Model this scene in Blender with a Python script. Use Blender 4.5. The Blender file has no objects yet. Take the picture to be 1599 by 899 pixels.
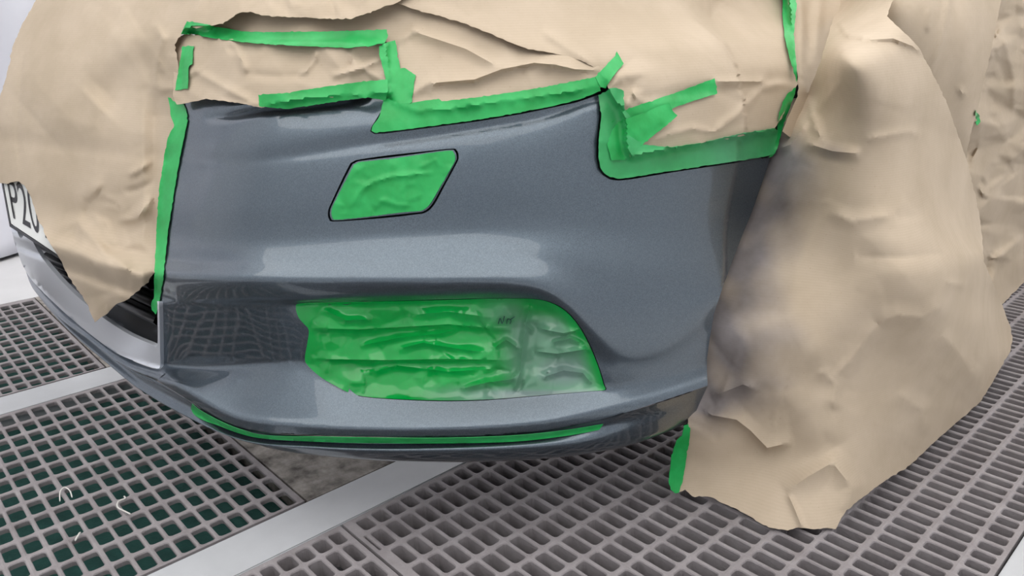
import bpy, bmesh, math, random
import numpy as np
from mathutils import Vector, Matrix
from mathutils.geometry import delaunay_2d_cdt

SC = bpy.context.scene
COL = SC.collection
random.seed(7)

# ------------------------------------------------------------------ camera, light, exposure
H = 0.60                                   # camera height (m)
FPX = 1165.0
PITCH, ROLL, AZ = math.radians(18.5974), math.radians(-1.2414), math.radians(47.3881)
_f0 = np.array([0, math.cos(PITCH), -math.sin(PITCH)])
_r0 = np.array([1.0, 0, 0]); _u0 = np.array([0, math.sin(PITCH), math.cos(PITCH)])
_r1 = math.cos(ROLL) * _r0 + math.sin(ROLL) * _u0
_u1 = -math.sin(ROLL) * _r0 + math.cos(ROLL) * _u0


def _toworld(v):                           # X = across the car, Y = along the car (to its tail)
    return np.array([v[0] * math.cos(AZ) - v[1] * math.sin(AZ), v[0] * math.sin(AZ) + v[1] * math.cos(AZ), v[2]])


CR, CU, CF = _toworld(_r1), _toworld(_u1), _toworld(_f0)
CAM = np.array([0, 0, H])
cd = bpy.data.cameras.new('camera'); cam = bpy.data.objects.new('camera', cd); COL.objects.link(cam)
cd.sensor_width = 36.0; cd.lens = 36.0 * FPX / 1599.0; cd.clip_start = 0.02
M = Matrix.Identity(4)
for i in range(3):
    M[i][0], M[i][1], M[i][2], M[i][3] = CR[i], CU[i], -CF[i], CAM[i]
cam.matrix_world = M
SC.camera = cam
SC.view_settings.view_transform = 'Standard'; SC.view_settings.look = 'None'
SC.view_settings.gamma = 1.0; SC.view_settings.use_curve_mapping = False
SC.view_settings.exposure = 0.0
LAMP = 1.75                                 # emission of the booth's ceiling tubes

wd = bpy.data.worlds.new('world'); SC.world = wd; wd.use_nodes = True
wd.node_tree.nodes['Background'].inputs[0].default_value = (0.8, 0.85, 0.9, 1)
wd.node_tree.nodes['Background'].inputs[1].default_value = 0.3


# ------------------------------------------------------------------ tagging
def tag(o, label=None, cat=None, group=None, kind=None):
    if label: o['label'] = label
    if cat: o['category'] = cat
    if group: o['group'] = group
    if kind: o['kind'] = kind
    return o


def empty(name, loc=(0, 0, 0)):
    o = bpy.data.objects.new(name, None); COL.objects.link(o); o.location = loc; o.empty_display_size = .1
    return o


def link(name, me, mats, parent=None):
    o = bpy.data.objects.new(name, me); COL.objects.link(o)
    for m in (mats if isinstance(mats, (list, tuple)) else [mats]): me.materials.append(m)
    if parent is not None:
        o.parent = parent
        o.matrix_parent_inverse = Matrix.Translation(parent.location).inverted()
    return o


# ------------------------------------------------------------------ materials
def srgb(r, g, b):
    f = lambda c: (c / 255 / 12.92) if c / 255 <= .04045 else ((c / 255 + .055) / 1.055) ** 2.4
    return (f(r), f(g), f(b), 1)


class Nt:
    def __init__(s, name):
        s.m = bpy.data.materials.new(name); s.m.use_nodes = True; s.t = s.m.node_tree
        s.b = s.t.nodes['Principled BSDF']

    def n(s, typ, **kw):
        x = s.t.nodes.new(typ)
        for k, v in kw.items():
            if k in x.inputs: x.inputs[k].default_value = v
            else: setattr(x, k, v)
        return x

    def l(s, a, b): s.t.links.new(a, b)

    def mix(s, fac, a, b, mode='MIX'):
        x = s.n('ShaderNodeMix'); x.data_type = 'RGBA'; x.blend_type = mode
        for idx, v in ((0, fac), (6, a), (7, b)):
            if hasattr(v, 'links'): s.l(v, x.inputs[idx])
            else: x.inputs[idx].default_value = v
        return x.outputs[2]

    def noise(s, scale, detail=4, rough=.55, vec=None):
        x = s.n('ShaderNodeTexNoise'); x.inputs['Scale'].default_value = scale
        x.inputs['Detail'].default_value = detail; x.inputs['Roughness'].default_value = rough
        if vec is not None: s.l(vec, x.inputs['Vector'])
        return x.outputs[0]

    def ramp(s, v, stops):
        x = s.n('ShaderNodeValToRGB'); e = x.color_ramp.elements
        while len(e) < len(stops): e.new(.5)
        for i, (p, c) in enumerate(stops): e[i].position = p; e[i].color = c if len(c) == 4 else (*c, 1)
        s.l(v, x.inputs[0]); return x.outputs[0]

    def bump(s, h, strength=.3, dist=.002):
        x = s.n('ShaderNodeBump'); x.inputs['Strength'].default_value = strength; x.inputs['Distance'].default_value = dist
        s.l(h, x.inputs['Height']); s.l(x.outputs[0], s.b.inputs['Normal']); return x

    def obj(s): return s.n('ShaderNodeTexCoord').outputs['Object']

    def attr(s, name):
        x = s.n('ShaderNodeAttribute'); x.attribute_name = name; return x.outputs['Fac']

    def set(s, **kw):
        for k, v in kw.items(): s.b.inputs[k.replace('_', ' ')].default_value = v
        return s


def mat_paper():
    s = Nt('kraft_paper'); s.set(Roughness=.72); s.b.inputs['Specular IOR Level'].default_value = .25
    ob = s.obj()
    base = s.mix(s.ramp(s.noise(9, 5, .6, ob), [(.35, (0, 0, 0)), (.7, (1, 1, 1))]), srgb(180, 164, 143), srgb(193, 177, 157))
    # faint machine ribs of kraft paper
    wv = s.n('ShaderNodeTexWave'); wv.wave_type = 'BANDS'; wv.bands_direction = 'Z'
    wv.inputs['Scale'].default_value = 110; wv.inputs['Distortion'].default_value = 1.2; wv.inputs['Detail'].default_value = 2
    s.l(ob, wv.inputs['Vector'])
    base = s.mix(.03, base, wv.outputs[0], 'MULTIPLY')
    # flecks
    fl = s.ramp(s.noise(420, 1, .5, ob), [(.70, (0, 0, 0)), (.78, (1, 1, 1))])
    base = s.mix(s.mix(.35, (0, 0, 0, 1), fl), base, srgb(160, 140, 112))
    # overspray: dry paint dust that settled on the sheet
    a = s.attr('overspray')
    nz = s.ramp(s.noise(9, 5, .6, ob), [(.3, (0, 0, 0)), (.7, (1, 1, 1))])
    grey = s.mix(nz, srgb(82, 76, 74), srgb(134, 130, 134))
    col = s.mix(a, base, grey)
    s.l(col, s.b.inputs['Base Color'])
    ad = s.n('ShaderNodeMath'); ad.operation = 'ADD'
    s.l(s.noise(60, 4, .6, ob), ad.inputs[0])
    sc = s.n('ShaderNodeMath'); sc.operation = 'MULTIPLY'; sc.inputs[1].default_value = .06
    s.l(wv.outputs[0], sc.inputs[0]); s.l(sc.outputs[0], ad.inputs[1])
    s.bump(ad.outputs[0], .25, .0012)
    return s.m


def mat_tape():
    s = Nt('green_masking_tape'); s.set(Roughness=.42); s.b.inputs['Specular IOR Level'].default_value = .45
    ob = s.obj()
    c = s.mix(s.ramp(s.noise(30, 3, .6, ob), [(.3, (0, 0, 0)), (.7, (1, 1, 1))]), srgb(20, 150, 68), srgb(42, 176, 92))
    a = s.attr('overspray')
    c = s.mix(a, c, srgb(86, 140, 116))
    s.l(c, s.b.inputs['Base Color'])
    s.bump(s.noise(160, 3, .6, ob), .25, .0008)
    return s.m


def mat_film():
    s = Nt('green_masking_film'); s.set(Roughness=.13); s.b.inputs['Specular IOR Level'].default_value = .6
    ob = s.obj()
    c = s.mix(s.ramp(s.noise(12, 3, .6, ob), [(.3, (0, 0, 0)), (.7, (1, 1, 1))]), srgb(0, 148, 58), srgb(16, 176, 78))
    a = s.attr('overspray')
    c = s.mix(a, c, srgb(128, 144, 146)); s.l(c, s.b.inputs['Base Color'])
    s.bump(s.noise(45, 3, .6, ob), .15, .0015)
    return s.m


def mat_paint():
    s = Nt('metallic_grey_paint'); s.set(Metallic=.85, Roughness=.36, Coat_Weight=1.0, Coat_Roughness=.03)
    ob = s.obj()
    v = s.n('ShaderNodeTexVoronoi'); v.inputs['Scale'].default_value = 1400; s.l(ob, v.inputs['Vector'])
    fl = s.ramp(v.outputs['Color'], [(.2, (0, 0, 0)), (.95, (1, 1, 1))])
    c = s.mix(fl, srgb(76, 87, 97), srgb(96, 109, 120))
    s.l(c, s.b.inputs['Base Color'])
    return s.m


def simple(name, col, rough=.5, metal=0.0, bump=None, var=None, coat=0, **kw):
    s = Nt(name); s.set(Roughness=rough, Metallic=metal, Coat_Weight=coat)
    if var:
        c = s.mix(s.ramp(s.noise(var[1], 5, .6, s.obj()), [(.3, (0, 0, 0)), (.7, (1, 1, 1))]), col, var[0])
        s.l(c, s.b.inputs['Base Color'])
    else: s.b.inputs['Base Color'].default_value = col
    if bump: s.bump(s.noise(bump[0], 5, .6, s.obj()), bump[1], bump[2])
    return s.m


def emit(name, col, strength):
    s = Nt(name); s.set(Roughness=.5); s.b.inputs['Base Color'].default_value = col
    s.b.inputs['Emission Color'].default_value = col; s.b.inputs['Emission Strength'].default_value = strength
    return s.m


PAPER, TAPE, FILM, PAINT = mat_paper(), mat_tape(), mat_film(), mat_paint()
BLACKP = simple('black_grille_plastic', srgb(14, 15, 18), .28)
SILVER = simple('satin_aluminium_trim', srgb(222, 226, 234), .28, .55)
PLATEW = simple('plate_white', srgb(206, 208, 206), .35, 0)
PLATEB = simple('plate_black', srgb(20, 20, 24), .4)
RUBBER = simple('tyre_rubber', srgb(24, 24, 25), .8, bump=(80, .3, .002))
SHELL = simple('body_shell_grey', srgb(46, 52, 60), .5)
GRATE = simple('dusty_grating', srgb(128, 122, 124), .85, var=(srgb(152, 147, 149), 22), bump=(260, .6, .0015))
STEEL = simple('painted_floor_beam', srgb(172, 174, 178), .5, var=(srgb(186, 188, 192), 9), bump=(30, .08, .002))
FLOORM = simple('light_booth_floor', srgb(196, 196, 198), .55, var=(srgb(206, 206, 208), 5))
CONC = simple('stained_concrete', srgb(58, 52, 48), .8, var=(srgb(168, 162, 156), 30), bump=(70, .5, .003))
PIT = simple('pit_concrete', srgb(60, 60, 62), .9)
FILTER = simple('green_floor_filter', srgb(26, 66, 62), .95, var=(srgb(34, 80, 74), 40), bump=(120, .5, .004))
GFILTER = simple('grey_floor_filter', srgb(70, 70, 72), .95, bump=(120, .5, .004))
WALLM = simple('white_booth_panel', srgb(224, 226, 230), .4)
PLASTIC = simple('clear_plastic_sheeting', srgb(214, 215, 224), .22)
LINT = simple('white_lint', srgb(215, 212, 208), .9)
LAMPM = emit('lamp_diffuser', (1.0, .98, .95, 1), LAMP)


# ------------------------------------------------------------------ rays and the plan curve of the car nose
def rays(px, py):
    px = np.asarray(px, float); py = np.asarray(py, float)
    a = (px - 799.5) / FPX; b = -(py - 449.5) / FPX
    return a[..., None] * CR + b[..., None] * CU + CF


def pts_at(px, py, t): return CAM + rays(px, py) * np.asarray(t)[..., None]


def t_plane(px, py, axis, val):
    d = rays(px, py); return (val - CAM[axis]) / d[..., axis]


def gsm(a, sig, axis=0):
    if sig <= 0: return a
    r = int(3 * sig) + 1; k = np.exp(-.5 * (np.arange(-r, r + 1) / sig) ** 2); k /= k.sum()
    a = np.moveaxis(a, axis, 0)
    p = np.concatenate([np.repeat(a[:1], r, 0), a, np.repeat(a[-1:], r, 0)], 0)
    if True:   # reflect-odd padding keeps the end slope
        p[:r] = 2 * a[:1] - a[1:r + 1][::-1]; p[-r:] = 2 * a[-1:] - a[-r - 1:-1][::-1]
    o = sum(k[i] * p[i:i + len(a)] for i in range(2 * r + 1))
    return np.moveaxis(o, 0, axis)


S_ = .8333
_c = np.array([(-3.20, .86), (-2.95, .60), (-2.62, .381), (-1.94, .291), (-1.643, .285), (-1.33, .309), (-1.111, .337), (-.957, .370), (-.87, .425),
               (-.797, .484), (-.732, .546), (-.671, .611), (-.617, .683), (-.578, .748), (-.556, .829), (-.543, .893),
               (-.53, 1.02), (-.522, 1.25), (-.515, 2.0), (-.515, 4.2)]) * S_
_l = np.concatenate([[0], np.cumsum(np.hypot(*np.diff(_c, axis=0).T))])
DS = .003
_s = np.arange(0, _l[-1], DS)
CX = gsm(np.interp(_s, _l, _c[:, 0]), 16); CY = gsm(np.interp(_s, _l, _c[:, 1]), 16)
tx, ty = np.gradient(CX), np.gradient(CY); tl = np.hypot(tx, ty); tx /= tl; ty /= tl
NX, NY = ty, -tx                           # outward normal (towards the camera side)
NS = len(_s); SMAX = _s[-1]

GX0, GY0, GD = -2.75, 0.0, .006            # lookup of (s, p) over the plan
_gx = np.arange(GX0, .25, GD); _gy = np.arange(GY0, 3.4, GD)
GS = np.zeros((len(_gx), len(_gy))); GP = np.zeros_like(GS)
_sub = slice(0, NS, 2)
for i, x in enumerate(_gx):
    dx = x - CX[_sub][None, :]; dy = _gy[:, None] - CY[_sub][None, :]
    j = np.argmin(dx * dx + dy * dy, 1) * 2
    ddx = x - CX[j]; ddy = _gy - CY[j]
    GS[i] = j * DS + ddx * tx[j] + ddy * ty[j]
    GP[i] = -(ddx * NX[j] + ddy * NY[j])   # inward distance


def bil(T, x, y):
    x = np.clip(x, 0, T.shape[0] - 1.001); y = np.clip(y, 0, T.shape[1] - 1.001)
    i = x.astype(int); j = y.astype(int); fx = x - i; fy = y - j
    return (T[i, j] * (1 - fx) * (1 - fy) + T[i + 1, j] * fx * (1 - fy) + T[i, j + 1] * (1 - fx) * fy + T[i + 1, j + 1] * fx * fy)


def plan(X, Y):
    gx = (X - GX0) / GD; gy = (Y - GY0) / GD
    return bil(GS, gx, gy), bil(GP, gx, gy)


def march(px, py, F, t0=.35, t1=3.2, n=240):
    d = rays(px, py); tt = np.linspace(t0, t1, n)
    lo = np.full(px.shape, t0); hi = np.full(px.shape, np.nan); prev = np.full(px.shape, -1.0)
    for t in tt:
        P = CAM + d * t
        g = F(P)
        hit = np.isnan(hi) & (g >= 0) & (prev < 0)
        hi[hit] = t; lo[hit] = t - (tt[1] - tt[0]); prev = g
    miss = np.isnan(hi); hi[miss] = t1
    for _ in range(14):
        m = .5 * (lo + hi); g = F(CAM + d * m[..., None]); up = g >= 0
        hi = np.where(up, m, hi); lo = np.where(up, lo, m)
    t = .5 * (lo + hi); t[miss] = np.nan
    return t


def t_cyl(px, py, dconst):
    px = np.asarray(px, float); py = np.asarray(py, float)
    return march(px, py, lambda P: plan(P[..., 0], P[..., 1])[1] - dconst)


# feature rows of the nose, top to bottom: (px, py, inset d) picked along each styling line
ROWS = [
 ('z', .86, .80), ('z', .83, .46), ('z', .78, .30), ('z', .62, .150),
 ('p', [(290, 185, .092), (400, 172, .092), (577, 150, .092), (750, 128, .092), (932, 88, .092)]),
 ('p', [(290, 226, .079), (408, 237, .0705), (480, 224, .0692), (574, 206, .0688), (650, 201, .0688), (741, 188, .0688), (845, 172, .0688), (932, 139, .0688)]),
 ('p', [(290, 254, .073), (391, 250, .0695), (480, 239, .0688), (577, 224, .0688), (650, 215, .0688), (741, 201, .0686), (845, 184, .0684), (932, 152, .068)]),
 ('p', [(290, 268, .068), (391, 263, .0655), (480, 251, .064), (577, 236, .0635), (650, 227, .0635), (741, 213, .0635), (845, 196, .063), (932, 164, .0625)]),
 ('p', [(290, 330, .051), (400, 325, .050), (577, 300, .050), (750, 285, .050), (932, 262, .049), (1050, 262, .049), (1170, 256, .049)]),
 ('p', [(265, 370, .042), (400, 373, .042), (577, 364, .042), (750, 356, .042), (900, 350, .041), (1050, 357, .040), (1140, 348, .040)]),
 ('p', [(260, 405, .027), (400, 405, .027), (577, 401, .027), (750, 398, .027), (860, 402, .026), (950, 430, .023), (1050, 440, .023), (1120, 425, .023)]),
 ('p', [(250, 430, .008), (400, 436, .008), (577, 439, .008), (750, 438, .008), (830, 440, .009), (880, 462, .010), (930, 520, .011), (975, 556, .0130), (1050, 541, .0138), (1085, 505, .0142), (1125, 465, .0145)]),
 ('p', [(250, 466, .016), (400, 468, .022), (577, 467, .022), (750, 463, .022), (830, 464, .022), (870, 476, .021), (915, 535, .019), (960, 572, .0146), (1000, 572, .0146), (1050, 556, .0148), (1090, 522, .0150), (1130, 482, .0152)]),
 ('p', [(250, 472, .012), (300, 473, .022), (400, 473, .036), (478, 473, .038), (577, 473, .036), (750, 469, .036), (830, 470, .034), (870, 484, .030), (915, 545, .023), (960, 580, .0148), (1000, 580, .0148), (1050, 564, .0150), (1090, 530, .0152), (1130, 490, .0153)]),
 ('p', [(180, 540, .010), (250, 572, .020), (300, 573, .034), (400, 568, .050), (478, 561, .049), (510, 580, .042), (540, 600, .036), (640, 610, .034), (750, 610, .033), (850, 604, .030), (920, 600, .023), (958, 604, .016), (1000, 592, .0145), (1105, 564, .014)]),
 ('p', [(45, 429, .006), (90, 477, .006), (180, 552, .010), (232, 573, .012), (262, 582, .014), (300, 581, .029), (400, 577, .045), (478, 572, .045), (510, 592, .038), (540, 612, .033), (640, 621, .031), (750, 621, .030), (850, 615, .028), (920, 609, .022), (958, 612, .015), (1000, 600, .0135), (1105, 572, .0135)]),
 ('p', [(174, 546, .004), (245, 579, .003), (262, 587, .003), (300, 606, .005), (369, 645, .005), (420, 653, .005), (480, 657, .005), (550, 660, .005), (700, 660, .005), (850, 650, .005), (945, 630, .006), (1000, 618, .008), (1105, 584, .010)]),
 ('p', [(66, 453, .0), (99, 489, .0), (168, 540, .0), (258, 590, .0), (300, 613, .0), (369, 652, .0), (420, 660, .0), (480, 664, .0), (550, 668, .0), (700, 668, .0), (850, 658, .0), (945, 637, .002), (1000, 624, .004), (1105, 590, .006)]),
 ('p', [(68, 458, .001), (99, 494, .001), (168, 547, .001), (258, 602, .001), (300, 628, .001), (350, 660, .001), (400, 674, .001), (480, 679, .001), (700, 683, .001), (850, 673, .001), (945, 654, .001), (1000, 637, .001), (1105, 602, .001)]),
 ('p', [(70, 466, .012), (126, 519, .012), (192, 576, .012), (240, 606, .012), (300, 637, .012), (350, 668, .012), (400, 683, .012), (480, 688, .012), (700, 691, .012), (850, 682, .012), (945, 665, .009), (1000, 650, .008), (1105, 612, .006)]),
 ('p', [(69, 470, .003), (168, 573, .003), (255, 631, .003), (300, 655, .003), (356, 681, .003), (440, 691, .003), (520, 698, .003), (620, 701, .003), (770, 698, .003), (910, 687, .004), (956, 674, .006), (1000, 668, .010), (1105, 622, .012)]),
 ('p', [(50, 457, .009), (100, 517, .009), (200, 592, .009), (300, 651, .009), (400, 694, .009), (500, 707, .009), (600, 713, .009), (700, 714, .009), (800, 712, .009), (900, 705, .010), (980, 694, .018), (1050, 670, .022), (1100, 642, .024)]),
 ('z', .105, .045), ('z', .09, .12), ('z', .02, .20)]

ZK = []; DK = []
for kind, *a in ROWS:
    if kind == 'z': ZK.append(np.full(NS, a[0])); DK.append(np.full(NS, a[1])); continue
    q = np.array([w for w in a[0] if w[0] > 160]); t = np.array([t_cyl([x], [y], dd)[0] for x, y, dd in q])
    ok = ~np.isnan(t); P = pts_at(q[ok, 0], q[ok, 1], t[ok]); s, _p = plan(P[:, 0], P[:, 1]); o = np.argsort(s)
    ZK.append(gsm(np.interp(_s, s[o], P[o, 2]), 6)); DK.append(gsm(np.interp(_s, s[o], q[ok, 2][o]), 3))
ZK = np.array(ZK); DK = np.array(DK)
NOSE_RISE = np.interp(CX, [-2.2, -1.617, -1.369, -1.1], [.036, .027, .019, 0.0])    # the lip climbs a little towards the nose centre
NU = len(ROWS) - 12                                             # from the lower edge of the bulge downwards
for k in range(NU + 2, len(ZK) - 2): ZK[k] += NOSE_RISE
for k in range(4, len(ZK)):
    ZK[k] = np.minimum(ZK[k], ZK[k - 1] - .0025)

ZR = .001; Z0 = .0; NZ = int(.88 / ZR)
zg = Z0 + ZR * np.arange(NZ)


def pchip_cols(zk, dk, z):
    """monotone cubic, one knot column per station (knots descending in z)"""
    K, N = zk.shape; x = zk[::-1]; y = dk[::-1]
    h = np.diff(x, axis=0); dl = np.diff(y, axis=0) / h
    m = np.zeros_like(y)
    w1 = 2 * h[1:] + h[:-1]; w2 = h[1:] + 2 * h[:-1]
    pos = dl[:-1] * dl[1:] > 0
    with np.errstate(divide='ignore', invalid='ignore'):
        mm = (w1 + w2) / (w1 / dl[:-1] + w2 / dl[1:])
    m[1:-1] = np.where(pos, mm, 0); m[0] = dl[0]; m[-1] = dl[-1]
    out = np.zeros((N, len(z)))
    for i in range(N):
        j = np.clip(np.searchsorted(x[:, i], z) - 1, 0, K - 2)
        hh = h[j, i]; u = np.clip((z - x[j, i]) / hh, 0, 1)
        out[i] = ((2 * u ** 3 - 3 * u ** 2 + 1) * y[j, i] + (u ** 3 - 2 * u ** 2 + u) * hh * m[j, i]
                  + (-2 * u ** 3 + 3 * u ** 2) * y[j + 1, i] + (u ** 3 - u ** 2) * hh * m[j + 1, i])
    return out


DT = pchip_cols(ZK, DK, zg)
for i in range(NS):                        # crisp folded facets below the bulge
    lo = zg < ZK[NU - 1, i]; DT[i, lo] = np.interp(zg[lo], ZK[::-1, i], DK[::-1, i])
DT = gsm(gsm(DT, 1.8, 1), 1.5, 0)
# wheel-arch flange: the skin turns away behind this line
_fl = np.array([(1172, 258), (1150, 330), (1128, 410), (1113, 455), (1104, 490)], float)
_t = t_cyl(_fl[:, 0], _fl[:, 1], .03); P = pts_at(_fl[:, 0], _fl[:, 1], _t); s, _p = plan(P[:, 0], P[:, 1]); o = np.argsort(P[:, 2])
SCZ = np.interp(zg, P[o, 2], s[o]) + np.where(zg < P[:, 2].min(), (P[:, 2].min() - zg) * .2, 0)
over = np.maximum(_s[:, None] - SCZ[None, :], -.5)
FLA = .75 * (np.sqrt(np.maximum(over, -.5) ** 2 + .0012 ** 2) + over) / 2 * np.clip((zg - .20) / .1, 0, 1)[None, :] * np.clip((.68 - zg) / .14, 0, 1)[None, :]
FLA = np.minimum(FLA, .03)
DT = DT + FLA
_n = np.clip((-1.1 - CX) / .6, 0, 1); _n = _n * _n * (3 - 2 * _n)     # the grille nose stands forward at the car's centre
DT = DT - .075 * _n[:, None] * np.clip((zg - .19) / .12, 0, 1)[None, :]


def dfun(s, z): return bil(DT, s / DS, (z - Z0) / ZR)


def t_surf(px, py, off=0.0):
    """depth where the ray meets the car nose, raised outward by off"""
    px = np.asarray(px, float); py = np.asarray(py, float)

    def F(P):
        s, p = plan(P[..., 0], P[..., 1]); return p - dfun(s, P[..., 2]) + off
    return march(px, py, F)


# ------------------------------------------------------------------ traced sheets
def densify(poly, step, rag=0.0, rng=None, closed=True):
    out = []; n = len(poly)
    for i in range(n if closed else n - 1):
        a = np.array(poly[i], float); b = np.array(poly[(i + 1) % n], float)
        k = max(1, int(round(np.linalg.norm(b - a) / step)))
        nn = np.array([-(b - a)[1], (b - a)[0]]) / (np.linalg.norm(b - a) + 1e-9)
        for j in range(k):
            q = a + (b - a) * j / k
            if rag and j and rng is not None: q = q + nn * rng.normal() * rag
            out.append(q)
    if not closed: out.append(np.array(poly[-1], float))
    return np.array(out)


def smooth_poly(pts, n=6, closed=True):
    """Catmull-Rom through traced points"""
    p = np.array(pts, float); N = len(p); out = []
    for i in range(N if closed else N - 1):
        g = lambda k: p[k % N] if closed else p[min(max(k, 0), N - 1)]
        a, b, c, d = g(i - 1), g(i), g(i + 1), g(i + 2)
        for j in range(n):
            u = j / n
            out.append(.5 * (2 * b + (c - a) * u + (2 * a - 5 * b + 4 * c - d) * u * u + (3 * b - a - 3 * c + d) * u ** 3))
    if not closed: out.append(p[-1])
    return [tuple(q) for q in out]


def inside(poly, x, y):
    poly = np.asarray(poly, float); r = np.zeros(np.shape(x), bool); n = len(poly)
    for i in range(n):
        x1, y1 = poly[i]; x2, y2 = poly[(i + 1) % n]
        if y1 == y2: continue
        c = ((y1 > y) != (y2 > y)) & (x < (x2 - x1) * (y - y1) / (y2 - y1) + x1)
        r ^= c
    return r


def polydist(poly, x, y, closed=False):
    """distance, side sign and run fraction to a polyline"""
    p = np.asarray(poly, float); n = len(p)
    best = np.full(np.shape(x), 1e9); sgn = np.zeros(np.shape(x)); run = np.zeros(np.shape(x))
    L = np.hypot(*np.diff(p, axis=0).T) if n > 1 else np.array([1.]); tot = L.sum() + 1e-9; acc = 0
    for i in range(n if closed else n - 1):
        a = p[i]; b = p[(i + 1) % n]; ab = b - a; l2 = ab @ ab + 1e-12
        u = np.clip(((x - a[0]) * ab[0] + (y - a[1]) * ab[1]) / l2, 0, 1)
        dx = x - a[0] - u * ab[0]; dy = y - a[1] - u * ab[1]; d = np.hypot(dx, dy)
        m = d < best
        best = np.where(m, d, best); sgn = np.where(m, np.sign(ab[0] * dy - ab[1] * dx), sgn)
        if not closed: run = np.where(m, (acc + u * L[i]) / tot, run); acc += L[i]
    return best, sgn, run


def triangulate(loops, spacing, extra=None, seed=0):
    """loops: outer polygon then holes (already densified). Returns 2-D points and triangles."""
    rng = np.random.default_rng(seed)
    V = [tuple(q) for lp in loops for q in lp]; E = []; k = 0
    for lp in loops:
        n = len(lp); E += [(k + i, k + (i + 1) % n) for i in range(n)]; k += n
    o = loops[0]; x0, y0 = o.min(0); x1, y1 = o.max(0)
    ys = np.arange(y0, y1, spacing * .866)
    gx = []; gy = []
    for r, yy in enumerate(ys):
        xs = np.arange(x0 + (r % 2) * spacing / 2, x1, spacing); gx.append(xs); gy.append(np.full(len(xs), yy))
    gx = np.concatenate(gx) if gx else np.zeros(0); gy = np.concatenate(gy) if gy else np.zeros(0)
    gx = gx + rng.normal(0, spacing * .04, gx.shape); gy = gy + rng.normal(0, spacing * .04, gy.shape)
    ok = inside(o, gx, gy)
    for hl in loops[1:]: ok &= ~inside(hl, gx, gy)
    for lp in loops: ok &= polydist(lp, gx, gy, True)[0] > spacing * .45
    if extra:
        for ln in extra:
            for q in densify(ln, spacing * .8, closed=False):
                if inside(o, np.array([q[0]]), np.array([q[1]]))[0]: V.append(tuple(q))
            ok &= polydist(ln, gx, gy)[0] > spacing * .45
    V += list(zip(gx[ok], gy[ok]))
    vv, ee, ff, *_ = delaunay_2d_cdt([Vector(v) for v in V], E, [], 0, 1e-4)
    P = np.array([(v[0], v[1]) for v in vv]); T = np.array([f for f in ff if len(f) == 3])
    c = P[T].mean(1); ok = inside(o, c[:, 0], c[:, 1])
    for hl in loops[1:]: ok &= ~inside(hl, c[:, 0], c[:, 1])
    T = T[ok]
    a = P[T]; ar = (a[:, 1, 0] - a[:, 0, 0]) * (a[:, 2, 1] - a[:, 0, 1]) - (a[:, 1, 1] - a[:, 0, 1]) * (a[:, 2, 0] - a[:, 0, 0])
    T[ar > 0] = T[ar > 0][:, ::-1]          # counter-clockwise seen by the camera (image y is down)
    keep = np.unique(T); mp = -np.ones(len(P), int); mp[keep] = np.arange(len(keep))
    return P[keep], mp[T]


def vnormals(P3, T):
    a, b, c = P3[T[:, 0]], P3[T[:, 1]], P3[T[:, 2]]
    fn = np.cross(b - a, c - a); N = np.zeros_like(P3)
    for k in range(3): np.add.at(N, T[:, k], fn)
    return N / (np.linalg.norm(N, axis=1, keepdims=True) + 1e-12)


def build(name, P3, T, mats, parent=None, thick=.0006, attrs=None, back=True, smooth=True):
    """surface + rim + back face so that every sheet has a real thickness"""
    N = vnormals(P3, T); n = len(P3)
    if np.isscalar(thick): thick = np.full(n, thick)
    B3 = P3 - N * thick[:, None]
    ed = {}
    for t in T:
        for i in range(3):
            e = (t[i], t[(i + 1) % 3]); ed[e] = ed.get(e, 0) + 1
    bd = [e for e in ed if (e[1], e[0]) not in ed]
    faces = [tuple(t) for t in T]
    faces += [tuple(int(n + i) for i in t[::-1]) for t in T] if back else []
    V = np.concatenate([P3, B3])
    faces += [(int(b), int(a), int(n + a), int(n + b)) for a, b in bd]
    me = bpy.data.meshes.new(name); me.from_pydata(V.tolist(), [], [tuple(int(i) for i in f) for f in faces])
    if smooth:
        sm = np.ones(len(faces), bool); me.polygons.foreach_set('use_smooth', sm)
        nb = len(bd); es = set()
    if attrs:
        for k, v in attrs.items():
            at = me.attributes.new(k, 'FLOAT', 'POINT'); at.data.foreach_set('value', np.concatenate([v, v]).astype(np.float32))
    me.update()
    o = link(name, me, mats, parent)
    # sharp rims
    bm = bmesh.new(); bm.from_mesh(me); bm.edges.ensure_lookup_table()
    for e in bm.edges:
        if len(e.link_faces) == 2 and e.calc_face_angle(0) > 1.0: e.smooth = False
    bm.to_mesh(me); bm.free()
    return o


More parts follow.
